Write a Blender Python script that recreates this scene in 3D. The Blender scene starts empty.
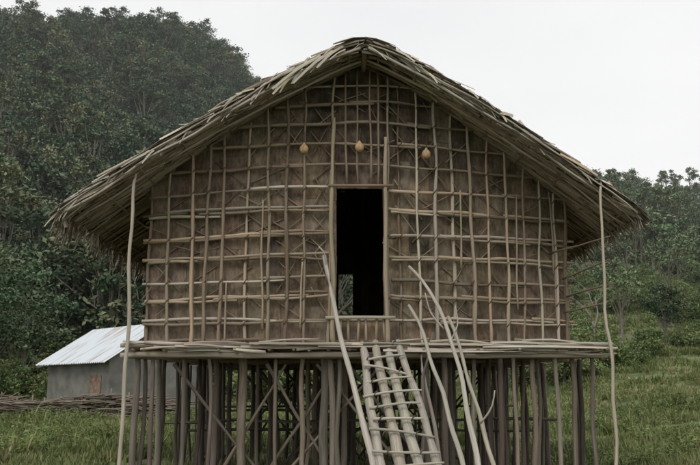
import bpy, math, random
import numpy as np
from mathutils import Vector, noise as mn
random.seed(7); RNG=np.random.default_rng(7)
scene=bpy.context.scene
U=random.uniform

# ------------------------------------------------------------------ helpers
class MB:
    def __init__(s): s.v=[];s.f=[];s.c=[];s.p=[];s.m=[]
    def add(s,vs,fs,col,puv,mat=0):
        b=len(s.v); s.v+=vs; s.f+=[tuple(i+b for i in f) for f in fs]
        s.c+=[col]*len(vs) if isinstance(col,tuple) else col
        s.p+=puv; s.m+=[mat]*len(fs)
    def obj(s,name,mats,parent=None,smooth=True):
        me=bpy.data.meshes.new(name); me.from_pydata([tuple(v) for v in s.v],[],s.f)
        a=me.attributes.new('Tint','FLOAT_COLOR','POINT'); a.data.foreach_set('color',np.array([(c[0],c[1],c[2],1) for c in s.c],dtype=np.float32).ravel())
        a=me.attributes.new('puv','FLOAT_VECTOR','POINT'); a.data.foreach_set('vector',np.array(s.p,dtype=np.float32).ravel())
        if not isinstance(mats,(list,tuple)): mats=[mats]
        for m in mats: me.materials.append(m)
        me.polygons.foreach_set('material_index',s.m)
        me.polygons.foreach_set('use_smooth',[smooth]*len(me.polygons))
        me.update()
        o=bpy.data.objects.new(name,me); scene.collection.objects.link(o)
        if parent: o.parent=parent
        return o
def empty(name):
    o=bpy.data.objects.new(name,None); scene.collection.objects.link(o); return o
def resample(pts,n):
    pts=[Vector(p) for p in pts]
    L=[0]
    for a,b in zip(pts,pts[1:]): L.append(L[-1]+(b-a).length)
    out=[]
    for i in range(n):
        t=L[-1]*i/(n-1)
        k=0
        while k<len(L)-2 and L[k+1]<t: k+=1
        s=(t-L[k])/max(1e-6,L[k+1]-L[k])
        if len(pts)>2:
            p0=pts[max(0,k-1)];p1=pts[k];p2=pts[k+1];p3=pts[min(len(pts)-1,k+2)]
            out.append(0.5*((2*p1)+(p2-p0)*s+(2*p0-5*p1+4*p2-p3)*s*s+(3*p1-p0-3*p2+p3)*s**3))
        else: out.append(pts[k].lerp(pts[k+1],s))
    return out,L[-1]
def pole(mb,pts,r0,r1,col,sides=6,wob=0.012,seg=0.35,mat=0,knob=.12):
    L=sum((Vector(b)-Vector(a)).length for a,b in zip(pts,pts[1:]))
    n=max(3,int(L/seg)+2)
    P,L=resample(pts,n)
    ph=[U(0,100) for _ in range(2)]
    vs=[];pu=[];ro=U(0,50)
    for i,p in enumerate(P):
        t=i/(n-1)
        d=(P[min(n-1,i+1)]-P[max(0,i-1)]).normalized()
        up=Vector((0,0,1)) if abs(d.z)<.9 else Vector((0,1,0))
        a=d.cross(up).normalized(); b=d.cross(a).normalized()
        l=L*t
        q=p+a*(wob*2*mn.noise(Vector((l*1.3,ph[0],0))))+b*(wob*2*mn.noise(Vector((l*1.3,0,ph[1]))))
        r=(r0+(r1-r0)*t)*(1+U(-knob,knob))
        for k in range(sides):
            an=2*math.pi*k/sides
            vs.append(q+a*(r*math.cos(an))+b*(r*math.sin(an)))
            pu.append((math.cos(an)*.5+ro,math.sin(an)*.5,l+ro))
    fs=[]
    for i in range(n-1):
        for k in range(sides):
            k2=(k+1)%sides
            fs.append((i*sides+k,i*sides+k2,(i+1)*sides+k2,(i+1)*sides+k))
    fs.append(tuple(range(sides))[::-1]); fs.append(tuple((n-1)*sides+k for k in range(sides)))
    mb.add(vs,fs,col,pu,mat)
def strip(mb,pts,w,nrm,col,seg=4,curl=.25,mat=0,taper=.6):
    """dry leaf / bark strip with a folded cross section"""
    P,L=resample(pts,seg+1); nrm=Vector(nrm); vs=[];pu=[];ro=U(0,50)
    for i,p in enumerate(P):
        d=(P[min(seg,i+1)]-P[max(0,i-1)]).normalized()
        s=d.cross(nrm).normalized()
        ww=w*(1-taper*(i/seg)**3)*U(.85,1.1)
        vs+= [p-s*ww/2, p+nrm*ww*curl, p+s*ww/2]
        l=L*i/seg+ro
        pu+=[(ro-.5,0,l),(ro,.1,l),(ro+.5,0,l)]
    fs=[]
    for i in range(seg):
        for k in range(2):
            fs.append((i*3+k,i*3+k+1,(i+1)*3+k+1,(i+1)*3+k))
    mb.add(vs,fs,col,pu,mat)
def box(mb,x0,x1,y0,y1,z0,z1,col,mat=0):
    vs=[Vector((x,y,z)) for z in (z0,z1) for y in (y0,y1) for x in (x0,x1)]
    fs=[(0,2,3,1),(4,5,7,6),(0,1,5,4),(2,6,7,3),(0,4,6,2),(1,3,7,5)]
    r=U(0,60)
    mb.add(vs,fs,col,[(v.x*3+r,v.y*3,v.z) for v in vs],mat)
def jit(c,a=.2,h=.06):
    k=1+U(-a,a); return (c[0]*k*(1+U(-h,h)),c[1]*k,c[2]*k*(1+U(-h,h)))

# ------------------------------------------------------------------ materials
def newmat(name):
    m=bpy.data.materials.new(name); m.use_nodes=True
    nt=m.node_tree; b=nt.nodes['Principled BSDF']; b.inputs['Roughness'].default_value=.9
    try: b.inputs['Specular IOR Level'].default_value=.2
    except: pass
    return m,nt,b
def N(nt,t,**k):
    n=nt.nodes.new(t)
    for a,v in k.items(): setattr(n,a,v)
    return n
def wood_mat(name,sc=(6,6,1.2),lo=.5,hi=1.3,bump=.4,grey=.25,blotch=0):
    m,nt,b=newmat(name); L=nt.links.new
    at=N(nt,'ShaderNodeAttribute',attribute_name='Tint'); pv=N(nt,'ShaderNodeAttribute',attribute_name='puv')
    mp=N(nt,'ShaderNodeMapping'); mp.inputs['Scale'].default_value=sc; L(pv.outputs['Vector'],mp.inputs['Vector'])
    n1=N(nt,'ShaderNodeTexNoise'); n1.inputs['Scale'].default_value=2.2; n1.inputs['Detail'].default_value=6; n1.inputs['Roughness'].default_value=.65; L(mp.outputs[0],n1.inputs['Vector'])
    mr=N(nt,'ShaderNodeMapRange'); mr.inputs['From Min'].default_value=.3; mr.inputs['From Max'].default_value=.7; mr.inputs['To Min'].default_value=lo; mr.inputs['To Max'].default_value=hi; L(n1.outputs['Fac'],mr.inputs['Value'])
    n2=N(nt,'ShaderNodeTexNoise'); n2.inputs['Scale'].default_value=1.7; n2.inputs['Detail'].default_value=4; L(pv.outputs['Vector'],n2.inputs['Vector'])
    r2=N(nt,'ShaderNodeMapRange'); r2.inputs['From Min'].default_value=.5; r2.inputs['From Max'].default_value=.72; r2.inputs['To Max'].default_value=grey; L(n2.outputs['Fac'],r2.inputs['Value'])
    mul=N(nt,'ShaderNodeVectorMath',operation='SCALE'); L(at.outputs['Color'],mul.inputs[0]); L(mr.outputs[0],mul.inputs['Scale'])
    src=mul.outputs[0]
    if blotch:
        g=N(nt,'ShaderNodeNewGeometry'); n3=N(nt,'ShaderNodeTexNoise'); n3.inputs['Scale'].default_value=2.6; n3.inputs['Detail'].default_value=7; n3.inputs['Roughness'].default_value=.7; L(g.outputs['Position'],n3.inputs['Vector'])
        r3=N(nt,'ShaderNodeMapRange'); r3.inputs['From Min'].default_value=.35; r3.inputs['From Max'].default_value=.65; r3.inputs['To Min'].default_value=1-blotch; r3.inputs['To Max'].default_value=1+blotch; L(n3.outputs['Fac'],r3.inputs['Value'])
        m3=N(nt,'ShaderNodeVectorMath',operation='SCALE'); L(src,m3.inputs[0]); L(r3.outputs[0],m3.inputs['Scale']); src=m3.outputs[0]
    mx=N(nt,'ShaderNodeMix',data_type='RGBA'); L(r2.outputs[0],mx.inputs['Factor']); L(src,mx.inputs['A']); mx.inputs['B'].default_value=(.34,.31,.26,1)
    L(mx.outputs['Result'],b.inputs['Base Color'])
    bp=N(nt,'ShaderNodeBump'); bp.inputs['Strength'].default_value=bump; bp.inputs['Distance'].default_value=.01; L(n1.outputs['Fac'],bp.inputs['Height']); L(bp.outputs[0],b.inputs['Normal'])
    return m
M_pole=wood_mat('lattice_wood',lo=.5,hi=1.35,grey=.4)
M_bark=wood_mat('bark_boards',sc=(4,4,2.2),lo=.5,hi=1.35,grey=.25,blotch=.45)
M_stilt=wood_mat('stilt_wood',lo=.45,hi=1.25,grey=.4)
M_thatch=wood_mat('dry_thatch',sc=(5,3,1.0),lo=.45,hi=1.4,grey=.5)
def leaf_mat(name,cols,trans=.25,patch=None):
    m,nt,b=newmat(name); L=nt.links.new
    at=N(nt,'ShaderNodeAttribute',attribute_name='Tint'); oi=N(nt,'ShaderNodeObjectInfo')
    r=N(nt,'ShaderNodeValToRGB'); el=r.color_ramp.elements
    while len(el)<len(cols): el.new(.5)
    for i,c in enumerate(cols): el[i].position=i/(len(cols)-1); el[i].color=(*c,1)
    if patch:
        g=N(nt,'ShaderNodeNewGeometry'); nz=N(nt,'ShaderNodeTexNoise'); nz.inputs['Scale'].default_value=patch; nz.inputs['Detail'].default_value=5; L(g.outputs['Position'],nz.inputs['Vector'])
        mr=N(nt,'ShaderNodeMapRange'); mr.inputs['From Min'].default_value=.32; mr.inputs['From Max'].default_value=.68; L(nz.outputs['Fac'],mr.inputs['Value'])
        ad=N(nt,'ShaderNodeMath',operation='MULTIPLY_ADD'); L(oi.outputs['Random'],ad.inputs[0]); ad.inputs[1].default_value=.35; 
        sc=N(nt,'ShaderNodeMath',operation='MULTIPLY'); L(mr.outputs[0],sc.inputs[0]); sc.inputs[1].default_value=.65; L(sc.outputs[0],ad.inputs[2]); L(ad.outputs[0],r.inputs[0])
    else: L(oi.outputs['Random'],r.inputs[0])
    mm=N(nt,'ShaderNodeMix',data_type='RGBA',blend_type='MULTIPLY'); mm.inputs['Factor'].default_value=1
    L(r.outputs[0],mm.inputs['A']); L(at.outputs['Color'],mm.inputs['B'])
    L(mm.outputs['Result'],b.inputs['Base Color']); b.inputs['Roughness'].default_value=.75
    if trans>0:
        tr=N(nt,'ShaderNodeBsdfTranslucent'); L(mm.outputs['Result'],tr.inputs['Color'])
        ms=N(nt,'ShaderNodeMixShader'); ms.inputs[0].default_value=trans
        L(b.outputs[0],ms.inputs[1]); L(tr.outputs[0],ms.inputs[2]); L(ms.outputs[0],nt.nodes['Material Output'].inputs['Surface'])
    return m
M_leafD=leaf_mat('rainforest_leaves',[(.055,.09,.055),(.09,.13,.078),(.07,.11,.068),(.145,.175,.105),(.10,.14,.085),(.065,.105,.07),(.17,.185,.12)],0)  # greens lightened and greyed, part of the distance haze put into leaf colour
M_leafR=leaf_mat('hazy_hill_leaves',[(.12,.165,.10),(.17,.215,.13),(.14,.185,.11)],0)  # paler greens, distance haze painted into the leaf colour
M_leafN=leaf_mat('shrub_leaves',[(.11,.155,.065),(.19,.23,.11),(.14,.185,.08)],.2)
M_grass=leaf_mat('grass_blades',[(.09,.12,.05),(.13,.175,.065),(.19,.225,.095),(.26,.265,.145)],.2,.35)
def ground_mat():
    m,nt,b=newmat('grassy_ground'); L=nt.links.new
    tc=N(nt,'ShaderNodeNewGeometry')
    def no(s,d=5):
        n=N(nt,'ShaderNodeTexNoise'); n.inputs['Scale'].default_value=s; n.inputs['Detail'].default_value=d; L(tc.outputs['Position'],n.inputs['Vector']); return n
    a=no(.08);c=no(1.6,8)
    r=N(nt,'ShaderNodeValToRGB'); e=r.color_ramp.elements; e[0].position=.35;e[0].color=(.09,.125,.055,1);e[1].position=.68;e[1].color=(.17,.20,.10,1); L(a.outputs['Fac'],r.inputs[0])
    r2=N(nt,'ShaderNodeValToRGB'); e=r2.color_ramp.elements; e[0].position=.3;e[0].color=(.6,.6,.6,1);e[1].position=.7;e[1].color=(1.2,1.2,1.1,1); L(c.outputs['Fac'],r2.inputs[0])
    mm=N(nt,'ShaderNodeMix',data_type='RGBA',blend_type='MULTIPLY'); mm.inputs['Factor'].default_value=1; L(r.outputs[0],mm.inputs['A']); L(r2.outputs[0],mm.inputs['B'])
    dt=N(nt,'ShaderNodeAttribute',attribute_name='Earth')
    m2=N(nt,'ShaderNodeMix',data_type='RGBA'); L(dt.outputs['Fac'],m2.inputs['Factor']); L(mm.outputs['Result'],m2.inputs['A']); m2.inputs['B'].default_value=(.09,.07,.045,1)
    sp=no(.55,6); rs_=N(nt,'ShaderNodeMapRange'); rs_.inputs['From Min'].default_value=.52; rs_.inputs['From Max'].default_value=.6; rs_.inputs['To Max'].default_value=.8; L(sp.outputs['Fac'],rs_.inputs['Value'])
    m4=N(nt,'ShaderNodeMix',data_type='RGBA'); L(rs_.outputs[0],m4.inputs['Factor']); L(m2.outputs['Result'],m4.inputs['A']); m4.inputs['B'].default_value=(.14,.115,.075,1)
    L(m4.outputs['Result'],b.inputs['Base Color'])
    bp=N(nt,'ShaderNodeBump'); bp.inputs['Strength'].default_value=.6; bp.inputs['Distance'].default_value=.15; L(c.outputs['Fac'],bp.inputs['Height']); L(bp.outputs[0],b.inputs['Normal'])
    return m
# ------------------------------------------------------------------ terrain
RX=[-600,-200,-100,-90,-70,-58,-46,-35,-22.8,-8,0,25,60,90,150,600]
RZ=[70,82,78,79,86,86,84.5,77,66,50,41,30,24,21,20,20]
def sstep(t): t=np.clip(t,0,1); return t*t*(3-2*t)
def H(x,y):
    x=np.asarray(x,float);y=np.asarray(y,float)
    R=np.interp(x,RX,RZ)
    t=np.clip((y-58)/165,0,1)
    s=.35*sstep(t)+.65*t**1.15
    back=1-.5*sstep((y-240)/250)
    h=R*s*back
    h=h+.02*np.clip(y-20,0,60)
    h=h+sstep((x-4)/14)*.115*np.clip(y-28,0,170)*back
    amp=np.clip((y-55)/60,0,1)
    h=h+amp*(2.2*np.sin(x*.09+1.3)*np.sin(y*.06+x*.03)+1.2*np.sin(x*.21+y*.13))
    h=h+np.clip((y-22)/20,0,1)*.12*np.sin(x*.7)*np.sin(y*.5+1)
    return h
def build_ground():
    xs=np.concatenate([np.linspace(-900,-130,16),np.linspace(-126,126,170),np.linspace(130,900,16)])
    ys=np.concatenate([np.linspace(-300,0,8),np.linspace(4,70,70),np.linspace(72,300,90),np.linspace(320,1500,14)])
    X,Y=np.meshgrid(xs,ys); Z=H(X,Y)
    v=np.stack([X,Y,Z],-1).reshape(-1,3); nx=len(xs);ny=len(ys)
    f=[(j*nx+i,j*nx+i+1,(j+1)*nx+i+1,(j+1)*nx+i) for j in range(ny-1) for i in range(nx-1)]
    me=bpy.data.meshes.new('ground'); me.from_pydata(v.tolist(),[],f)
    E=(sstep((5.0-np.abs(v[:,0]))/1.5)*sstep((v[:,1]-7)/3)*sstep((25-v[:,1])/3)).astype(np.float32)*.9
    a=me.attributes.new('Earth','FLOAT','POINT'); a.data.foreach_set('value',E)
    me.polygons.foreach_set('use_smooth',[True]*len(f)); me.materials.append(ground_mat())
    o=bpy.data.objects.new('ground',me); scene.collection.objects.link(o)
build_ground()
# thin real haze in the valley air
hz=bpy.data.materials.new('valley_haze'); hz.use_nodes=True; nt=hz.node_tree; nt.nodes.remove(nt.nodes['Principled BSDF'])
vsn=nt.nodes.new('ShaderNodeVolumeScatter'); vsn.inputs['Density'].default_value=.00055; vsn.inputs['Color'].default_value=(.95,.98,1,1)
nt.links.new(vsn.outputs[0],nt.nodes['Material Output'].inputs['Volume'])
mb=MB(); box(mb,-500,500,48,620,-30,520,(1,1,1)); ho=mb.obj('valley_haze',hz,smooth=False)

# ------------------------------------------------------------------ scatter
def scatter(name,pts,rots,scl,protos):
    col=bpy.data.collections.new(name+'_kinds')
    for p in protos: 
        col.objects.link(p)
    me=bpy.data.meshes.new(name); me.from_pydata([tuple(p) for p in pts],[],[])
    n=len(pts)
    a=me.attributes.new('rot','FLOAT_VECTOR','POINT'); a.data.foreach_set('vector',np.asarray(rots,dtype=np.float32).ravel())
    a=me.attributes.new('scl','FLOAT_VECTOR','POINT'); a.data.foreach_set('vector',np.asarray(scl,dtype=np.float32).ravel())
    a=me.attributes.new('idx','INT','POINT'); a.data.foreach_set('value',RNG.integers(0,len(protos),n).astype(np.int32))
    o=bpy.data.objects.new(name,me); scene.collection.objects.link(o)
    ng=bpy.data.node_groups.new(name+'_nodes','GeometryNodeTree')
    ng.interface.new_socket('Geometry',in_out='INPUT',socket_type='NodeSocketGeometry')
    ng.interface.new_socket('Geometry',in_out='OUTPUT',socket_type='NodeSocketGeometry')
    gi=ng.nodes.new('NodeGroupInput');go=ng.nodes.new('NodeGroupOutput')
    ip=ng.nodes.new('GeometryNodeInstanceOnPoints'); ci=ng.nodes.new('GeometryNodeCollectionInfo')
    ci.inputs['Collection'].default_value=col; ci.inputs['Separate Children'].default_value=True; ci.inputs['Reset Children'].default_value=True
    def na(nm,dt):
        q=ng.nodes.new('GeometryNodeInputNamedAttribute'); q.data_type=dt; q.inputs['Name'].default_value=nm; return q.outputs['Attribute']
    e=ng.nodes.new('FunctionNodeEulerToRotation'); ng.links.new(na('rot','FLOAT_VECTOR'),e.inputs[0])
    ng.links.new(gi.outputs[0],ip.inputs['Points']); ng.links.new(ci.outputs[0],ip.inputs['Instance'])
    ip.inputs['Pick Instance'].default_value=True
    ng.links.new(na('idx','INT'),ip.inputs['Instance Index']); ng.links.new(e.outputs[0],ip.inputs['Rotation']); ng.links.new(na('scl','FLOAT_VECTOR'),ip.inputs['Scale'])
    ng.links.new(ip.outputs[0],go.inputs[0])
    md=o.modifiers.new('scatter','NODES'); md.node_group=ng
    return o

def tree_mesh(name,h,cr,cb,nclump,nleaf,leaf,lmat,seed,tr=.12,link=False,clr=.34,trunkcol=(.17,.15,.12),zmin=-.65):
    random.seed(seed); rg=np.random.default_rng(seed)
    mb=MB(); cz=(h+cb)/2; rz=(h-cb)/2
    top=Vector((U(-.2,.2),U(-.2,.2),cz))
    pole(mb,[(0,0,-.8),(U(-.1,.1),U(-.1,.1),cb*.6),top],tr,tr*.45,trunkcol,6,.05,.6)
    cl=[]
    for i in range(nclump):
        a=U(0,6.283); zz=U(zmin,1); rr=math.sqrt(max(0,1-zz*zz))*U(.35,1.0)
        cl.append(Vector((math.cos(a)*rr*cr,math.sin(a)*rr*cr,cz+zz*rz*U(.75,1.0))))
    for c in cl[:9]:
        st=Vector((0,0,cb*U(.55,1.05))); pole(mb,[st,st.lerp(c,.5)+Vector((0,0,-.1)),c],tr*.4,tr*.12,trunkcol,5,.05,.6)
    vs=[];cols=[];pu=[];fs=[]
    for c in cl:
        k=U(.65,1.2)*(.8+.35*(c.z-cb)/(h-cb)); ty=U(.85,1.2); cR=cr*clr*U(.7,1.3)  # tint rises with height: shaded underside and light top painted into leaves
        P=rg.normal(size=(nleaf,3))*np.array([cR,cR,cR*.6])*.6+np.array(c)
        nr=rg.normal(size=(nleaf,3))+np.array([0,0,1.3]); nr/=np.linalg.norm(nr,axis=1)[:,None]
        t=np.cross(nr,rg.normal(size=(nleaf,3))); t/=np.linalg.norm(t,axis=1)[:,None]; b=np.cross(nr,t)
        s=leaf*rg.uniform(.6,1.3,(nleaf,1))
        for i in range(nleaf):
            n0=len(vs); p=P[i];q=t[i]*s[i];w=b[i]*s[i]*.55
            vs+=[Vector(p-q),Vector(p+w),Vector(p+q),Vector(p-w)]
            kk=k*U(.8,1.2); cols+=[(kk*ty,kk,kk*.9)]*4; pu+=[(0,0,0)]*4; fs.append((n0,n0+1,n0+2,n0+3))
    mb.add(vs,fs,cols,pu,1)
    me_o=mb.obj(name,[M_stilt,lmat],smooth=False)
    if not link: scene.collection.objects.unlink(me_o)
    return me_o
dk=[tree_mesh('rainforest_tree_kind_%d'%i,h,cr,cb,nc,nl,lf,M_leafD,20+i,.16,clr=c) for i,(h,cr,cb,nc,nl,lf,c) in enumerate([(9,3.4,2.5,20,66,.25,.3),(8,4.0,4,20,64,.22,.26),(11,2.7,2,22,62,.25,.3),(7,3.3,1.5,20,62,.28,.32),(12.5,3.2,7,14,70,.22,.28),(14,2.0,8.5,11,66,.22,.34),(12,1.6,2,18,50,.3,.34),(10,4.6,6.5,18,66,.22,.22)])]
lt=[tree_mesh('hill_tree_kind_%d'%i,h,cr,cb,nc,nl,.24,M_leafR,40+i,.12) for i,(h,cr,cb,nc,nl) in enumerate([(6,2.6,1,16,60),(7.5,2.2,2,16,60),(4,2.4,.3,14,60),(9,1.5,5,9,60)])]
sh=[tree_mesh('shrub_kind_%d'%i,h,cr,0.05,nc,nl,.09,M_leafN,60+i,.03) for i,(h,cr,nc,nl) in enumerate([(1.6,1.1,14,80),(1.1,1.2,14,80),(2.2,1.0,16,80)])]
def tuft(name,seed,n,h,sp,wmul=1,weed=False):
    random.seed(seed); mb=MB()
    for i in range(n):
        a=U(0,6.28); r=U(0,sp); x=r*math.cos(a);y=r*math.sin(a); hh=h*U(.5,1.1); l=U(.1,.7)*hh; b=U(0,6.28)
        dx,dy=math.cos(b),math.sin(b); w=U(.008,.018)*wmul
        k=U(.7,1.3); c=(k*U(.9,1.25),k,k)
        if U(0,1)<.14: c=(k*1.7,k*1.3,k*1.5)
        vs=[Vector((x-dy*w,y+dx*w,-.03)),Vector((x+dy*w,y-dx*w,-.03)),Vector((x+dx*l*.4+dy*w,y+dy*l*.4-dx*w,hh*.6)),Vector((x+dx*l*.4-dy*w,y+dy*l*.4+dx*w,hh*.6)),Vector((x+dx*l,y+dy*l,hh))]
        mb.add(vs,[(0,1,2,3),(3,2,4)],c,[(0,0,0)]*5)
        if weed:
            for q in range(7):
                zz=hh*U(.2,1); p=Vector((x+dx*l*zz/hh,y+dy*l*zz/hh,zz)); an=U(0,6.28); s=U(.03,.07)
                t=Vector((math.cos(an),math.sin(an),U(-.2,.4)))*s; u2=Vector((-math.sin(an),math.cos(an),0))*s*.5
                mb.add([p,p+t*.6+u2,p+t*1.4,p+t*.6-u2],[(0,1,2,3)],(k*.9,k,k*.7),[(0,0,0)]*4)
    o=mb.obj(name,M_grass,smooth=False); scene.collection.objects.unlink(o); return o
gt=[tuft('grass_kind_%d'%i,80+i,24,.24,.26) for i in range(4)]
wd=[tuft('weed_kind_%d'%i,90+i,12,.45,.25,1,True) for i in range(3)]
random.seed(11)
def pts_in(n,fx,fy,cond=lambda x,y:True):
    P=[]
    while len(P)<n:
        y=fy(); x=fx(y)
        if cond(x,y): P.append((x,y))
    P=np.array(P); z=H(P[:,0],P[:,1]); return np.column_stack([P,z])
def rs(n,a,b,tilt=.06):
    r=np.column_stack([RNG.normal(0,tilt,n),RNG.normal(0,tilt,n),RNG.uniform(0,6.28,n)])
    s=RNG.uniform(a,b,n); s=np.column_stack([s*RNG.uniform(.85,1.15,n),s*RNG.uniform(.85,1.15,n),s]); return r,s
def wedge(lo,hi):
    return lambda y: U(lo*y-6,hi*y+6)
p=pts_in(3600,wedge(-.52,.0),lambda:62+178*random.random()**.72,lambda x,y: x<12 and x<.0*y)
r,s=rs(len(p),.45,1.15); scatter('hillside_forest',p,r,s,dk)
p=pts_in(1150,wedge(.12,.52),lambda:82+150*random.random()**.7)
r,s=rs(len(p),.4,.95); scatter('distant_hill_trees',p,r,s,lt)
p=pts_in(520,wedge(.05,.5),lambda:U(44,95),lambda x,y: (x>6+.1*(y-30)) and mn.noise(Vector((x*.12,y*.12,3)))>.0)
r,s=rs(len(p),.35,1.1); scatter('shrub_thicket',p,r,s,sh)
p=pts_in(150,wedge(-.5,-.1),lambda:U(50,66),lambda x,y:not(-17<x<-6 and y<56))
r,s=rs(len(p),.8,1.8); scatter('undergrowth_bushes',p,r,s,sh)
p=pts_in(21000,lambda y:U(-.45*y-2,.45*y+2),lambda:15+60*random.random()**1.5,lambda x,y: not(abs(x)<4.6 and y<24 and random.random()<.85) and mn.noise(Vector((x*.5,y*.5,1)))>-.2+.12*random.random())
r,s=rs(len(p),.5,1.25,.12); 
k=(1+np.clip(p[:,1]-25,0,40)/40); s[:,:2]*=k[:,None]; s[:,2]*=(.35+1.2*np.clip(np.array([mn.noise(Vector((a*.35,b*.35,5)))+.5 for a,b,_ in p]),0,1))
scatter('grass',p,r,s,gt)
p=pts_in(2300,lambda y:U(-.45*y-2,.45*y+2),lambda:16+60*random.random()**1.3,lambda x,y: (abs(x)>3.6 or y>22) and mn.noise(Vector((x*.3,y*.3,9)))>.02)
r,s=rs(len(p),.5,1.5,.12); scatter('weeds',p,r,s,wd)

# ------------------------------------------------------------------ house
random.seed(5)
house=empty('stilt_house')
RXR=.21; ZR=6.44; WL,WR=4.30,3.92; DROP=2.42
YB=22.2
def roofz(x):
    r=(RXR-x)/WL if x<RXR else (x-RXR)/WR
    return ZR-DROP*abs(r)**1.2
def yfront(x):
    r=(RXR-x)/WL if x<RXR else (x-RXR)/WR
    return 12.28+(.2 if x<RXR else .4)*r
def slope_dir(x):
    e=.02; d=Vector((2*e,0,roofz(x+e)-roofz(x-e))).normalized()
    return d if x>RXR else -d
def slope_n(x):
    d=slope_dir(x); n=Vector((-d.z,0,d.x)); return n if n.z>0 else -n
def wy(x):
    return 13+.5*((.15-x)/3.2)**2 if x<.15 else 13+1.05*((x-.15)/3.3)**1.5
TAN=(.36,.285,.20); GREY=(.42,.37,.30); BRN=(.22,.165,.115); DRK=(.10,.075,.055)
XL,XRt=-3.06,3.40; ZF=2.17
DX0,DX1,DZ0,DZ1=-.2,.5,2.52,4.44
def wtop(x): return roofz(x)-.1
mb=MB()
x=XL
while x<XRt:
    w=U(.16,.42); x1=min(x+w,XRt)
    if XRt-x1<.1: x1=XRt
    for edge in (DX0,DX1):
        if x<edge-.02<x1: x1=edge
    xm=(x+x1)/2
    segs=[(ZF,wtop(xm)+.05)]
    if x1>DX0+.01 and x<DX1-.01: segs=[(ZF,DZ0-.02),(DZ1+.02,wtop(xm)+.05)]
    for z0,z1 in segs:
        c=jit((.165,.122,.085),.15)
        zc=z0
        while zc<z1-.02:
            ze=min(z1,zc+U(.3,.9))
            if z1-ze<.15: ze=z1
            cc=jit(c,.2); yo=U(0,.02)
            if U(0,1)<.04: cc=jit((.08,.06,.045),.3)
            if abs(xm-.15)<.9+U(-.2,.3) and (zc+ze)/2>DZ1+.35: cc=jit((.07,.052,.038),.4)  # gable centre boards coloured dark, painted shade in place of open gaps
            ov=.02 if ze<z1 else 0
            vs=[]
            for q in (0,.012):
                for (a,b) in ((x-.01,zc),(x1+.01,zc),(x1+.01,ze+ov),(x-.01,ze+ov)):
                    a2=a
                    if a>=DX0-.03 and x1<=DX0+.001 and zc<DZ1: a2=min(a,DX0)
                    vs.append(Vector((a2+U(-.01,.01),wy(a)+.07+yo+q+U(0,.006),b+U(-.01,.01))))
            fs=[(0,1,2,3),(7,6,5,4),(0,4,5,1),(1,5,6,2),(2,6,7,3),(3,7,4,0)]
            ro=U(0,50)
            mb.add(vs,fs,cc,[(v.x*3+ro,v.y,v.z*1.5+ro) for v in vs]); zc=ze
    x=x1
mb.obj('bark_wall_front',M_bark,house,False)
mb=MB()
for sx in (XL+.03,XRt-.03):
    y=wy(sx)+.1
    while y<21.2:
        w=U(.12,.22); box(mb,sx-.012,sx+.012+U(0,.01),y,y+w-.002,ZF,roofz(sx)-.1,jit((.2,.14,.09),.3)); y+=w
x=XL+.06
while x<XRt-.08:
    w=U(.12,.22); xm=x+w/2; yy=21.2+U(0,.02)
    zb=4.2 if -.3<xm<.16 else ZF
    box(mb,x-.02,x+w+.01,yy,yy+.02,zb,wtop(xm),jit(BRN,.3))
    if zb==ZF: box(mb,x+.03,x+w+.07 if not -.5<xm<-.2 else x+w,yy+.03,yy+.045,zb,wtop(xm),jit(BRN,.3))  # extra board layer added behind the gaps to keep light out of the interior
    x+=w
mb.obj('bark_walls_side_and_back',M_bark,house,False)
rows=[2.20,2.47,2.80,3.08,3.38,3.72,4.08,4.42,4.76,5.10,5.42,5.72,6.0]
colsL=[-3.04,-2.72,-2.36,-2.13,-1.90,-1.52,-1.20,-.93,-.67,-.27]
colsR=[.56,.74,1.02,1.27,1.55,1.83,2.10,2.38,2.66,2.94,3.20,3.38]
mb=MB()
def inwall(x,z): return z<wtop(x)-.03 and not (DX0-.03<x<DX1+.03 and DZ0<z<DZ1)
allc=[-3.04,-2.54,-2.04,-1.54,-1.04,-.62,-.26,.15,.56,1.0,1.45,1.9,2.4,2.9,3.38]
rws=[2.2,2.47,2.93,3.38,3.72,4.08,4.5,4.9,5.3,5.7,6.0]
for i in range(len(allc)-1):
    for j in range(1,len(rws)-1):
        a,b=allc[i],allc[i+1]; z0,z1=rws[j],rws[j+1]
        if -.3<a and b<.6 and z0<DZ1: continue
        if not(inwall(a,z1) and inwall(b,z1)): continue
        for (p0,p1) in (((a,z0),(b,z1)),((a,z1),(b,z0))):
            if U(0,1)<.4: continue
            e=U(-.12,.12); f=U(-.12,.12)
            pole(mb,[(p0[0]+e,wy(p0[0])+.045,p0[1]+e),(p1[0]+f,wy(p1[0])+.045,p1[1]-f)],U(.008,.013),.008,jit((.23,.175,.125),.3),5,.01,.2)
mb.obj('crossed_sticks',M_pole,house)
mb=MB()
def clipx(z,side):
    x=XL if side<0 else XRt
    while wtop(x)<z and abs(x-RXR)>.05: x-=side*.04
    return x
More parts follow.
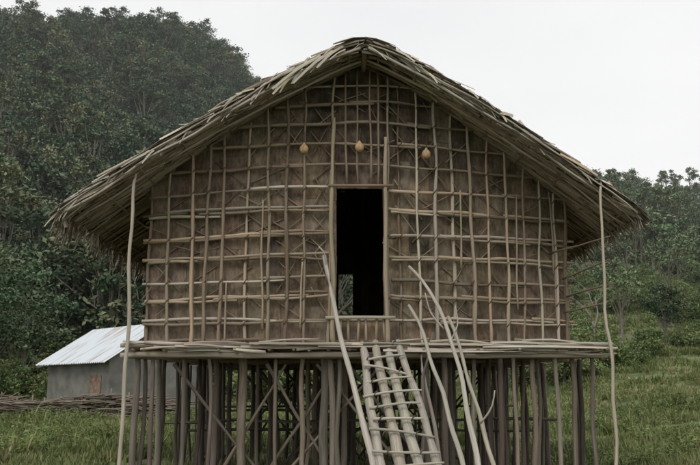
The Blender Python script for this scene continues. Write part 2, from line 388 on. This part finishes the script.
for k,z in enumerate(rows):
    for dz in ((0,) if k in (0,) else (0,U(.03,.05)) if U(0,1)<.35 else (0,)):
        a=clipx(z+dz+.02,-1)-U(-.02,.10); b=clipx(z+dz+.02,1)+U(-.02,.14)
        parts=[(a,b)]
        if DZ0-.03<z<DZ1+.0: parts=[(a,DX0-.05+U(-.06,.02)),(DX1+.05+U(-.02,.06),b)]
        for (a,b) in parts:
            if b-a<.2: continue
            n=max(2,int((b-a)/.35)); pts=[]
            ph=U(0,9); ph2=U(0,9)
            for i in range(n+1):
                x=a+(b-a)*i/n; pts.append((x,wy(x)-.012-U(0,.008),z+dz+.02*math.sin(x*1.3+ph)+.007*math.sin(x*4+ph2)))
            cut=random.randint(max(1,n//3),max(1,n-1)) if n>5 else n
            for seg in (pts[:cut+1],[(q[0],q[1]-.004,q[2]+.028) for q in pts[max(0,cut-1):]]) if cut<n else (pts,):
                if len(seg)<2: continue
                pole(mb,seg,U(.019,.030),U(.014,.022),jit(random.choice((TAN,TAN,GREY,BRN)),.3),6,.014,.13,knob=.18)
cand=[x for x in colsL+colsR]
for x in cand:
    zt=wtop(x)-U(0,.04); th=U(.017,.030)
    y=wy(x)-.055 if U(0,1)<.8 else wy(x)+.03
    lean=U(-.035,.035)
    pole(mb,[(x-lean,y,ZF-.08),(x+U(-.02,.02),y,(ZF+zt)/2),(x+lean,y,zt)],th*1.15,th*.8,jit(random.choice((TAN,TAN,GREY,BRN)),.3),6,.017,.13,knob=.18)
for i in range(9):
    x=random.choice([U(-2.95,-.4),U(.7,3.3)]); z0=random.choice(rows[:5])-.1; z1=min(wtop(x)-.05,z0+U(.9,2.2))
    pole(mb,[(x,wy(x)-.05,z0),(x+U(-.04,.04),wy(x)-.055,z1)],.016,.011,jit(random.choice((TAN,GREY,BRN)),.25),6,.015,.2)
for x in (-.05,.12,.3,.42):
    pole(mb,[(x,12.97,DZ1+.02),(x+U(-.03,.03),12.97,wtop(x)-.02)],.018,.014,jit(BRN,.2),6,.015)
mb.obj('wall_lattice',M_pole,house)
mb=MB()
for x in cand:
    for z in rows[1:]:
        if z<wtop(x)-.05 and U(0,1)<.7:
            y=wy(x)-.045
            pole(mb,[(x-.03,y-.02,z-.035),(x,y-.036,z),(x+.03,y-.02,z+.035)],.008,.008,jit(DRK,.2),4,.001,.03)
mb.obj('vine_lashings',M_pole,house)
mb=MB()
pole(mb,[(DX0-.04,12.93,ZF-.05),(DX0-.07,12.93,4.0),(DX0-.05,12.93,5.5)],.034,.026,jit(TAN,.1),8,.015,.2)
pole(mb,[(DX1+.04,12.93,ZF-.05),(DX1+.02,12.93,4.0),(DX1+.03,12.93,5.2)],.034,.026,jit(TAN,.1),8,.015,.2)
pole(mb,[(DX0-.12,12.9,DZ1+.02),(DX1+.14,12.9,DZ1+.02)],.022,.02,jit(BRN,.1),8,.006)
pole(mb,[(DX0-.15,12.9,DZ0),(DX1+.15,12.9,DZ0)],.028,.026,jit(GREY,.1),8,.006)
for i in range(6):
    x=DX0+.05+i*.13; pole(mb,[(x,12.95,ZF-.02),(x+U(-.02,.02),12.95,DZ0+.03)],.02,.017,jit(TAN,.2),6,.006)
mb.obj('door_frame',M_pole,house)
mb=MB()
for gx,gz in ((-.68,5.02),(.14,5.04),(1.14,4.98)):
    yy=wy(gx)-.12; rings=[(0,-.075),(.042,-.066),(.064,-.035),(.068,0),(.058,.03),(.036,.055),(.02,.07),(.014,.09),(0,.095)]
    vs=[];fs=[];n=12
    for r,z in rings:
        for k in range(n): vs.append(Vector((gx+r*math.cos(k*6.2832/n),yy+r*math.sin(k*6.2832/n),gz+z)))
    for i in range(len(rings)-1):
        for k in range(n): fs.append((i*n+k,i*n+(k+1)%n,(i+1)*n+(k+1)%n,(i+1)*n+k))
    mb.add(vs,fs,(.50,.32,.17),[(v.x*4,v.y*4,v.z*4) for v in vs])
    pole(mb,[(gx,yy,gz+.08),(gx+.01,yy+.06,gz+.3)],.006,.005,DRK,4,.002)
mb.obj('hanging_gourds',M_pole,house)

# platform
mb=MB()
PX0,PX1,PY0,PY1=-3.12,3.56,12.62,21.5
y=PY0+.02
while y<PY1:
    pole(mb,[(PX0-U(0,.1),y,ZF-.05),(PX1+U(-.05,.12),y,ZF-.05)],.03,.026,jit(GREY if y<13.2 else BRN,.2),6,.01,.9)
    y+=.075
x=PX0+.1
while x<PX1:
    pole(mb,[(x,PY0-U(.0,.12),ZF-.115),(x+U(-.03,.03),PY1,ZF-.115)],.024,.026,jit(GREY if U(0,1)<.3 else BRN,.25),6,.01,1.2); x+=U(.16,.34)
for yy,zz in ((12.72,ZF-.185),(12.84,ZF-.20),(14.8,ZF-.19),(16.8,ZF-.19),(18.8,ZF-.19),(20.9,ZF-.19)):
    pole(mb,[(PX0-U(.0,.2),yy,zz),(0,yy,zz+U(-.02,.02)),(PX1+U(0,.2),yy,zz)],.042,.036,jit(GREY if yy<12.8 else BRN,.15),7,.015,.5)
for i in range(44):
    x=U(PX0-.05,PX1-.5); l=U(.4,1.8); x2=min(PX1+.15,x+l); y=PY0-U(0,.1); z=ZF-.03+U(-.10,.03)
    if U(0,1)<.5: strip(mb,[(x,y,z),((x+x2)/2,y-.01,z+U(-.02,.01)),(x2,y,z+U(-.05,.02))],.07,(0,-.5,1),jit(GREY,.35),5)
    else: pole(mb,[(x,y,z),(x2,y,z+U(-.05,.04))],.02,.012,jit(GREY,.35),6,.03,.2)
mb.obj('floor_platform',M_stilt,house)

# stilts
mb=MB()
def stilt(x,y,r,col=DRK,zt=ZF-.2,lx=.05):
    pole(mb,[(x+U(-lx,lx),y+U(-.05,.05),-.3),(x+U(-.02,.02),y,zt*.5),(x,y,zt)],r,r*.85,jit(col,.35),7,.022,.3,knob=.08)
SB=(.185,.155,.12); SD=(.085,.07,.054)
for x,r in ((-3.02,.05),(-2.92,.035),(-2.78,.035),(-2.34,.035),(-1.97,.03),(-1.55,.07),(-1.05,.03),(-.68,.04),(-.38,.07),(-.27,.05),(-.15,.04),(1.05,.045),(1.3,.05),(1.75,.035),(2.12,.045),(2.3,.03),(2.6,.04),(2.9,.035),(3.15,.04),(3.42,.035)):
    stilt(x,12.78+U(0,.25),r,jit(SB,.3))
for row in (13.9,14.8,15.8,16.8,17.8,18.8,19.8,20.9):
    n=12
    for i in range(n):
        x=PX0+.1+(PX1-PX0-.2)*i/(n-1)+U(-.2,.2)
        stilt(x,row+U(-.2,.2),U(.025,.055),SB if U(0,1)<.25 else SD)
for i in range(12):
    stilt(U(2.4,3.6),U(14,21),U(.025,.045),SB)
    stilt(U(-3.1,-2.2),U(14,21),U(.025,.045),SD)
for i in range(26):
    y=random.choice((13.1,14.9,16.9,18.9,20.95)); x=U(PX0+.3,PX1-1.9); d=U(1.0,2.0); 
    a,b=(.1,ZF-.3) if U(0,1)<.5 else (ZF-.3,.1)
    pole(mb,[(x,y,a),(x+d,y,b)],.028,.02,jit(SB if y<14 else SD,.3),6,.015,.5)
for y in (15,17,19,21.05):
    z=U(.7,1.2); pole(mb,[(PX0+.1,y,z),(PX1-.1,y,z+U(-.15,.15))],.03,.025,jit(SD,.3),6,.02,.6)
mb.obj('stilts',M_stilt,house)

mb=MB()
pole(mb,[(-3.12,12.5,-.3),(-3.09,12.52,2.0),(-3.09,12.55,roofz(-3.1)-.12)],.032,.022,jit(GREY,.05),8,.02,.25)
pole(mb,[(3.56,12.5,-.3),(3.6,12.52,1.8),(3.55,12.55,3.2),(3.58,12.6,roofz(3.6)+.05)],.026,.018,jit(GREY,.05),8,.03,.25)
pole(mb,[(3.36,14.0,ZF),(3.40,13.95,roofz(3.4)-.1)],.03,.025,jit(BRN,.1),8,.02,.3)
for z,xx,ex in ((3.25,3.3,3.68),(2.72,3.3,3.6),(3.62,3.1,3.72),(2.95,3.35,3.75)):
    pole(mb,[(xx,13.9,z-.04),(ex,12.65,z+U(-.02,.1))],.018,.011,jit(BRN,.15),6,.02,.25)
mb.obj('eave_support_poles',M_pole,house)

# ---- roof
RT=(.33,.275,.20); RG=(.44,.395,.32); RD=(.19,.145,.105)
mb=MB()
nx=40; xs=[RXR-WL+ (WL+WR)*i/nx for i in range(nx+1)]
vs=[];pu=[];ys=8
for j in range(ys+1):
    for k,x in enumerate(xs):
        y=yfront(x)+.25+(YB-.2-yfront(x)-.25)*j/ys
        vs.append(Vector((x,y,roofz(x)-.02+U(-.01,.01)))); pu.append((y*3,0,x*2))
for j in range(ys+1):
    for k,x in enumerate(xs):
        v=vs[j*(nx+1)+k]; vs.append(v-slope_n(x)*.04); pu.append((v.y*3,5,x*2))
q=(ys+1)*(nx+1); fs=[]
for j in range(ys):
    for k in range(nx):
        a=j*(nx+1)+k; fs.append((a,a+1,a+nx+2,a+nx+1)); fs.append((a+q,a+q+nx+1,a+q+nx+2,a+q+1))
mb.add(vs,fs,(.17,.12,.08),pu)
mb.obj('roof_underlay',M_thatch,house)
def rpt(x,y,off): 
    n=slope_n(x); p=Vector((x,y,roofz(x)))+n*off; return p
def ruv(side,r):
    return RXR+(-WL if side<0 else WR)*r
mb=MB()
for i in range(5200):
    side=random.choice((-1,1)); r0=U(0,.97)
    y=U(12.3,YB) if U(0,1)<.6 else U(12.3,14)
    l=U(.10,.24); r1=r0+l
    if r1>1.0 and U(0,1)<.5: r1=U(.97,1.02)
    r1=min(r1,1.04); pts=[]
    o0=U(.0,.02); dy=U(-.12,.12)
    for k in range(4):
        r=r0+(r1-r0)*k/3; x=ruv(side,min(r,1.0)); p=rpt(x,y+dy*k/3,o0+.035*k/3+U(0,.015))
        if r>1: p=p+slope_dir(x)*(r-1)*4.0+Vector((0,0,-(r-1)*U(.5,2.0)))
        if p.y<yfront(x)-.05: p.y=yfront(x)-.05+U(0,.1)
        pts.append(p)
    strip(mb,pts,U(.03,.09),slope_n(ruv(side,min(1,(r0+r1)/2))),jit(random.choice((RT,RT,RG,RD)),.25),3)
for i in range(2300):
    side=random.choice((-1,-1,-1,1,1)); y=12.3+(YB-12.3)*random.random()**1.2
    if y<yfront(ruv(side,1)): y=yfront(ruv(side,1))+U(0,.3)
    r0=U(.88,.99); x0=ruv(side,r0); x1=ruv(side,1)
    clump=max(0,mn.noise(Vector((y*1.8,side*5,2))))
    d=slope_dir(x1); L=U(.0,.10)+(U(.04,.2) if U(0,1)<.2 else 0)+clump*U(0,.25); dr=U(0,.08)+clump*U(0,.5)+(U(0,.25) if side<0 and U(0,1)<.3 else 0); dy=U(-.10,.10)
    o=U(-.08,.03)
    p0=rpt(x0,y,o); p1=rpt(x1,y+dy*.4,o); p2=p1+d*L*.6+Vector((0,dy*.4,-dr*.35)); p3=p1+d*L+Vector((0,dy,-dr))
    strip(mb,[p0,p1,p2,p3],U(.015,.075),slope_n(x0),jit(random.choice((RT,RG,RG,RD)),.3),4,taper=.3)
for i in range(2400):
    side=random.choice((-1,1)); r0=U(0,.9); y=U(12.3,14.5) if U(0,1)<.6 else U(12.3,YB)
    x0=ruv(side,r0); y=max(y,yfront(x0)+.05); r1=min(1,r0+U(.08,.22)); x1=ruv(side,r1)
    o=U(-.09,-.055); strip(mb,[rpt(x0,y,o),rpt((x0+x1)/2,y,o-U(0,.02)),rpt(x1,y+U(-.1,.1),o-U(0,.03))],U(.03,.08),-slope_n(x0),jit(random.choice((RD,RT,RT)),.3),3)
mb.obj('thatch',M_thatch,house)
mb=MB()
for side in (-1,1):
    for i in range(340):
        r0=U(-.02,.96); l=U(.05,.26); r1=min(r0+l,1.02)
        yo=random.random()**1.6*.7; o=U(-.07,.04)
        tilt=U(-.08,.09)
        pts=[]
        for k in range(5):
            r=r0+(r1-r0)*k/4; x=ruv(side,max(0,r)); rr=min(r,1)
            p=rpt(ruv(side,max(0.001,rr)),yfront(x)+yo+U(-.01,.01),o+tilt*(k-2)/2+U(-.008,.008))
            if r<0: p.x+=side*r*4
            if r>1: p=p+slope_dir(ruv(side,1))*(r-1)*4
            pts.append(p)
        col=jit(random.choice((RT,RG,RT,RD)),.4)
        if U(0,1)<.4: pole(mb,pts,U(.008,.020),U(.006,.012),col,5,.02,.25)
        else: strip(mb,pts,U(.02,.09),(0,-.8,.6),col,5,.15,taper=.25)
    for st in (.05,.12,.2,.27,.36,.43,.52,.6,.69,.77,.86,.95):
        lift=U(.0,.06)
        for j in range(8):
            r1=st+U(-.04,.04); r0=max(.0,r1-U(.04,.18)); yo=U(-.08,.3); o=U(-.01,.04)+lift
            a=rpt(ruv(side,r0),yfront(ruv(side,r0))+yo,o*.2); b=rpt(ruv(side,r1),yfront(ruv(side,r1))+yo,o+U(-.01,.03))
            strip(mb,[a,a.lerp(b,.5)+Vector((0,0,.01)),b],U(.025,.09),(0,-.7,.7),jit(random.choice((RG,RG,RT,RD)),.35),4,.15,taper=U(0,.6))
    for o,yo,rad in ((-.09,-.02,.02),(-.02,-.05,.014),(-.12,.4,.022)):
        pts=[rpt(ruv(side,max(.002,.02+k*.98/10)),yfront(ruv(side,k/10))+yo,o) for k in range(11)]
        pole(mb,pts,rad,rad*.7,jit(RG,.12),7,.03,.25)
for i in range(80):
    side=-1 if U(0,1)<.75 else 1
    r=U(0,.45) if U(0,1)<.7 else U(.4,1); x=ruv(side,r+.001); p=rpt(x,yfront(x)+U(-.1,.05),U(-.06,.06))
    L=U(.10,.36); d=(slope_dir(x)+Vector((0,U(-.3,.1),U(-1.0,-.1)))).normalized()
    strip(mb,[p,p+d*L*.5+Vector((0,0,.02)),p+d*L],U(.010,.04),(0,-.8,.5),jit(random.choice((RG,RG,RT)),.25),4,.15,taper=.4)
for x0,L in ((-.25,.75),(-.42,.85),(-.6,.7),(-.1,.5)):
    p=rpt(x0,yfront(x0)-.1,.0); d=(slope_dir(x0)+Vector((0,-.05,-U(.25,.6)))).normalized()
    strip(mb,[p,p+d*L*.5+Vector((0,-.02,.03)),p+d*L],.045,(0,-.9,.3),jit(RG,.1),5,.15,taper=.3)
for i in range(130):
    side=random.choice((-1,-1,1)); r=U(.02,.97); x=ruv(side,r); p=rpt(x,yfront(x)+U(0,.4),.03)
    d=(slope_dir(x)*random.choice((1,-1,1))+slope_n(x)*U(.1,.5)).normalized()
    if U(0,1)<.5: pole(mb,[p,p+d*U(.1,.24)],.007,.003,jit(RT,.2),4,.004,.1)
    else: strip(mb,[p,p+d*.1,p+d*U(.13,.26)],U(.02,.05),(0,-.8,.5),jit(RG,.25),3,.15)
for i in range(140):
    y=U(12.2,YB) if U(0,1)<.7 else U(12.2,12.6); s=random.choice((-1,1))
    p=Vector((RXR-s*.12,y,ZR+U(-.05,.0))); q=Vector((RXR+s*.45,y+U(-.1,.1),roofz(RXR+s*.45)+.06))
    strip(mb,[p,Vector((RXR+s*.1,y,ZR+.03)),q],U(.04,.1),(0,0,1),jit(random.choice((RG,RT)),.2),4)
mb.obj('verge_bundles',M_thatch,house)
mb=MB()
for side in (-1,1):
    for yy in [12.8,]+[13.6+i*1.0 for i in range(9)]:
        pts=[rpt(ruv(side,max(.002,k/8)),yy,-.11) for k in range(9)]
        pole(mb,pts,.026,.02,jit(BRN,.2),6,.015,.5)
    for r in (.06,.2,.34,.48,.62,.76,.88,.97):
        x=ruv(side,r); pole(mb,[rpt(x,yfront(x)+.05,-.09),rpt(x,17,-.09),rpt(x,YB,-.09)],.02,.02,jit(BRN,.25),6,.01,1)
pole(mb,[(RXR,12.4,ZR-.13),(RXR,YB,ZR-.13)],.04,.04,BRN,7,.01,1)
mb.obj('rafters_and_purlins',M_pole,house)

# ------------------------------------------------------------------ ladder
lad=empty('wooden_ladder')
LG=(.40,.36,.30)
A=Vector((.42,12.62,2.10)); B=Vector((.80,10.3,0.0)); ax=(B-A)
mb=MB()
offs=[(-.24,-.36,.055,.066),(-.06,-.10,.055,.075),(.12,.17,.055,.07),(.25,.38,.045,.055)]
for o0,o1,r0,r1 in offs:
    a=A+Vector((o0,0,U(-.02,.03)));b=B+Vector((o1,U(-.1,.1),-.05))
    pole(mb,[a+(a-b)*.02,a.lerp(b,.35)+Vector((U(-.03,.03),0,U(-.02,.03))),a.lerp(b,.7)+Vector((U(-.03,.03),0,0)),b],r0,r1,jit(LG,.12),8,.025,.2)
mb.obj('ladder_logs',M_stilt,lad)
mb=MB()
for i in range(13):
    t=.03+i*.078+U(-.018,.018); c=A.lerp(B,t)+Vector((-.02,-.03,.075)); w=.27+.12*t+U(-.04,.06); e=U(-.06,.06)
    pole(mb,[c+Vector((-w,0,e)),c+Vector((.02,0,.01)),c+Vector((w+.03,0,-e))],.021,.015,jit(LG,.35),6,.02,.1)
    for s in (-.2,.2):
        q=c+Vector((s,0,0)); pole(mb,[q+Vector((-.02,-.025,-.03)),q+Vector((0,-.03,.02)),q+Vector((.03,.0,.03))],.008,.008,jit(DRK,.2),4,.002,.03)
mb.obj('ladder_rungs',M_stilt,lad)
mb=MB()
HG=(.45,.41,.35)
pole(mb,[(-.36,12.72,3.4),(-.22,12.35,2.6),(-.02,11.8,1.75),(.16,11.35,1.05),(.3,11.0,.58),(.44,10.6,-.1)],.028,.046,HG,8,.02,.2,knob=.08)
pole(mb,[(-.33,12.7,3.1),(-.36,12.6,3.4),(-.44,12.55,3.5)],.016,.009,HG,6,.01,.15)
pole(mb,[(.84,12.75,3.24),(1.10,12.4,2.88),(1.30,12.0,2.3),(1.42,11.55,1.6),(1.52,11.1,.8),(1.6,10.6,-.1)],.02,.04,HG,8,.025,.2,knob=.08)
pole(mb,[(.82,12.6,2.66),(.98,12.3,2.3),(1.12,11.9,1.75),(1.25,11.5,1.2),(1.36,11.0,.55),(1.48,10.6,-.1)],.02,.036,jit(HG,.1),8,.025,.2,knob=.08)
pole(mb,[(1.36,12.5,2.5),(1.46,12.2,2.05),(1.58,11.8,1.5),(1.66,11.4,1.0),(1.72,11.0,.5),(1.76,10.7,0)],.02,.034,jit(GREY,.1),7,.03,.2)
pole(mb,[(1.25,12.0,2.3),(1.08,12.0,2.5),(1.0,12.0,2.78)],.014,.007,HG,6,.01,.1)
pole(mb,[(1.6,11.3,1.1),(1.72,11.2,1.3),(1.76,11.2,1.5)],.014,.007,HG,6,.01,.1)
pole(mb,[(1.3,11.9,2.1),(1.42,11.9,2.35),(1.4,11.95,2.6)],.012,.006,HG,6,.01,.1)
pole(mb,[(1.15,12.75,2.3),(1.0,12.4,1.6),(.92,12.2,.6),(.85,12.2,-.2)],.02,.03,jit(SB,.1),6,.03,.25)
pole(mb,[(1.02,12.72,2.12),(.98,12.5,1.9),(1.15,12.4,1.0),(1.3,12.4,-.2)],.02,.03,jit(GREY,.1),6,.03,.25)
mb.obj('handrail_poles',M_stilt,lad)

# ------------------------------------------------------------------ metal roof hut
hut=empty('metal_roof_hut')
hm,nt,b=newmat('corrugated_metal'); L=nt.links.new
at=N(nt,'ShaderNodeAttribute',attribute_name='puv'); mp=N(nt,'ShaderNodeMapping'); mp.inputs['Scale'].default_value=(1.2,.35,1); L(at.outputs['Vector'],mp.inputs['Vector'])
n1=N(nt,'ShaderNodeTexNoise'); n1.inputs['Scale'].default_value=1.3; n1.inputs['Detail'].default_value=6; L(mp.outputs[0],n1.inputs['Vector'])
cr=N(nt,'ShaderNodeValToRGB'); e=cr.color_ramp.elements; e[0].position=.5; e[0].color=(.56,.60,.63,1); e[1].position=.7; e[1].color=(.34,.27,.23,1); L(n1.outputs['Fac'],cr.inputs[0]); L(cr.outputs[0],b.inputs['Base Color']); b.inputs['Roughness'].default_value=.5; b.inputs['Metallic'].default_value=.15
wm,nt,b=newmat('hut_plaster'); L=nt.links.new
pv=N(nt,'ShaderNodeNewGeometry'); n1=N(nt,'ShaderNodeTexNoise'); n1.inputs['Scale'].default_value=1.5; n1.inputs['Detail'].default_value=5; L(pv.outputs['Position'],n1.inputs['Vector'])
cr=N(nt,'ShaderNodeValToRGB'); e=cr.color_ramp.elements; e[0].position=.3; e[0].color=(.115,.112,.10,1); e[1].position=.7; e[1].color=(.21,.205,.185,1); L(n1.outputs['Fac'],cr.inputs[0]); L(cr.outputs[0],b.inputs['Base Color'])
an=math.radians(-48); d=Vector((math.cos(an),math.sin(an),0)); pp=Vector((-math.sin(an),math.cos(an),0))
O=Vector((-16.2,46.8,.25)); EW=3.1; LN=7.6
def hp(a,bb,z): return O+d*a+pp*bb+Vector((0,0,z))
mb=MB()
for s in (0,1):
    vs=[];fs=[];pu=[];n=160
    for i in range(n+1):
        a=LN*i/n; w=.04*math.sin(i*math.pi/2*1.0)
        if s==0: e0=hp(a,-.0,2.5+w); e1=hp(a,EW,4.45+w)
        else: e0=hp(a,2*EW,2.5+w); e1=hp(a,EW,4.45+w)
        vs+=[e0,e1]; pu+=[(a*2,0,s*9),(a*2,3.6,s*9)]
    for i in range(n): fs.append((2*i,2*i+2,2*i+3,2*i+1))
    mb.add(vs,fs,(1,1,1),pu)
mb.obj('corrugated_roof',hm,hut)
mb=MB()
def quad(a,b_,c,d_,mat=0): mb.add([a,b_,c,d_],[(0,1,2,3)],(.2,.14,.10),[(v.x,v.y,v.z) for v in (a,b_,c,d_)],mat)
i0=.5
quad(hp(i0,i0,-.5),hp(LN-i0,i0,-.5),hp(LN-i0,i0,2.78),hp(i0,i0,2.78))
quad(hp(i0,2*EW-i0,-.5),hp(LN-i0,2*EW-i0,-.5),hp(LN-i0,2*EW-i0,2.78),hp(i0,2*EW-i0,2.78))
for a in (i0,LN-i0):
    mb.add([hp(a,i0,-.5),hp(a,2*EW-i0,-.5),hp(a,2*EW-i0,2.78),hp(a,EW,4.35),hp(a,i0,2.78)],[(0,1,2,3,4)],(1,1,1),[(0,0,0)]*5)
mb.obj('walls',wm,hut,False)
mb=MB()
quad(hp(5.2,i0-.03,-.3),hp(6.4,i0-.03,-.3),hp(6.4,i0-.03,1.95),hp(5.2,i0-.03,1.95))
mb.obj('door',M_bark,hut,False)
# brush fence
random.seed(3)
mb=MB()
for i in range(1000):
    x=U(-21,-7.0); y=36+U(-.35,.35); z=float(H(x,y))+U(.15,1.0)*(.85+.15*math.sin(x*1.1)); a=random.gauss(0,.25); l=U(.4,1.6)
    pole(mb,[(x,y,z),(x+l*math.cos(a),y+U(-.3,.3),max(.4,z+l*math.sin(a)*.5))],.035,.018,jit((.19,.155,.12),.4),4,.05,.4)
for i in range(22):
    x=-21+i*.65+U(-.1,.1); pole(mb,[(x,36,.1),(x+U(-.1,.1),36,1.35+U(-.15,.25))],.04,.03,jit((.2,.16,.12),.3),5,.03,.3)
mb.obj('brush_fence',M_stilt)
for nm,x,y,h,cr,cb,nc,nl,lf,mat,sd in (
  ('round_crown_tree',20.9,60,4.0,1.5,.9,26,130,.10,M_leafD,101),
  ('slender_tree',16.6,55,5.5,1.3,2.6,10,70,.11,M_leafR,102),
  ('slender_tree.001',23.5,66,7.5,1.8,4,12,70,.12,M_leafR,103),
  ('broadleaf_tree',-19.5,54,8.5,2.8,1.6,26,150,.14,M_leafD,104),
  ('broadleaf_tree.001',-24,60,10,3.2,2,28,150,.15,M_leafD,105)):
    o=tree_mesh(nm,h,cr,cb,nc,nl,lf,mat,sd,.1,link=True,clr=.3); o.location=(x,y,float(H(x,y)))
random.seed(9)
def bare(name,x,y,h):
    mb=MB()
    def br(p,d,L,r,k):
        q=p+d*L; pole(mb,[p,p.lerp(q,.5)+Vector((U(-.1,.1)*L,0,U(0,.1)*L)),q],r,r*.6,jit((.2,.18,.15),.2),5,.04,.4)
        if k==0: return
        for _ in range(random.choice((2,3))):
            br(q if U(0,1)<.6 else p.lerp(q,.7),(d+Vector((U(-.8,.8),U(-.8,.8),U(-.1,.5)))).normalized(),L*U(.55,.8),r*.6,k-1)
    br(Vector((x,y,float(H(x,y))-.2)),Vector((.05,0,1)),h*.4,.10,4)
    mb.obj(name,M_stilt)
bare('bare_tree',13.4,50,6.5)

# ------------------------------------------------------------------ light, world, camera
SE,SAZ=math.radians(48),math.radians(200)
w=bpy.data.worlds.new('World'); scene.world=w; w.use_nodes=True; nt=w.node_tree; L=nt.links.new
bg=nt.nodes['Background']; bg.inputs['Strength'].default_value=.1
sk=N(nt,'ShaderNodeTexSky'); sk.sky_type='NISHITA'; sk.sun_disc=False; sk.sun_elevation=SE; sk.sun_rotation=SAZ; sk.dust_density=6
tc=N(nt,'ShaderNodeTexCoord'); mp=N(nt,'ShaderNodeMapping'); mp.inputs['Scale'].default_value=(1,1,2.5); L(tc.outputs['Generated'],mp.inputs['Vector'])
nz=N(nt,'ShaderNodeTexNoise'); nz.inputs['Scale'].default_value=1.4; nz.inputs['Detail'].default_value=4; L(mp.outputs[0],nz.inputs['Vector'])
cr=N(nt,'ShaderNodeValToRGB'); e=cr.color_ramp.elements; e[0].position=.3;e[0].color=(10,10.2,10.3,1);e[1].position=.7;e[1].color=(12,12,12,1); L(nz.outputs['Fac'],cr.inputs[0])
mx=N(nt,'ShaderNodeMix',data_type='RGBA'); mx.inputs['Factor'].default_value=.93; L(sk.outputs[0],mx.inputs['A']); L(cr.outputs[0],mx.inputs['B']); L(mx.outputs['Result'],bg.inputs['Color'])
sd=bpy.data.lights.new('sun','SUN'); sd.energy=1.25; sd.angle=math.radians(28); sd.color=(1,.98,.94)
so=bpy.data.objects.new('sun',sd); scene.collection.objects.link(so)
dirv=Vector((math.sin(SAZ)*math.cos(SE),math.cos(SAZ)*math.cos(SE),math.sin(SE)))
so.rotation_euler=dirv.to_track_quat('Z','Y').to_euler(); so.location=(0,-10,30)
cd=bpy.data.cameras.new('camera'); co=bpy.data.objects.new('camera',cd); scene.collection.objects.link(co)
cd.sensor_width=36; cd.lens=46.3; cd.clip_end=4000; co.location=(0,0,1.5); co.rotation_euler=(math.radians(90+9.93),0,0)
scene.camera=co
scene.view_settings.view_transform='Standard'; scene.view_settings.look='None'; scene.view_settings.exposure=0
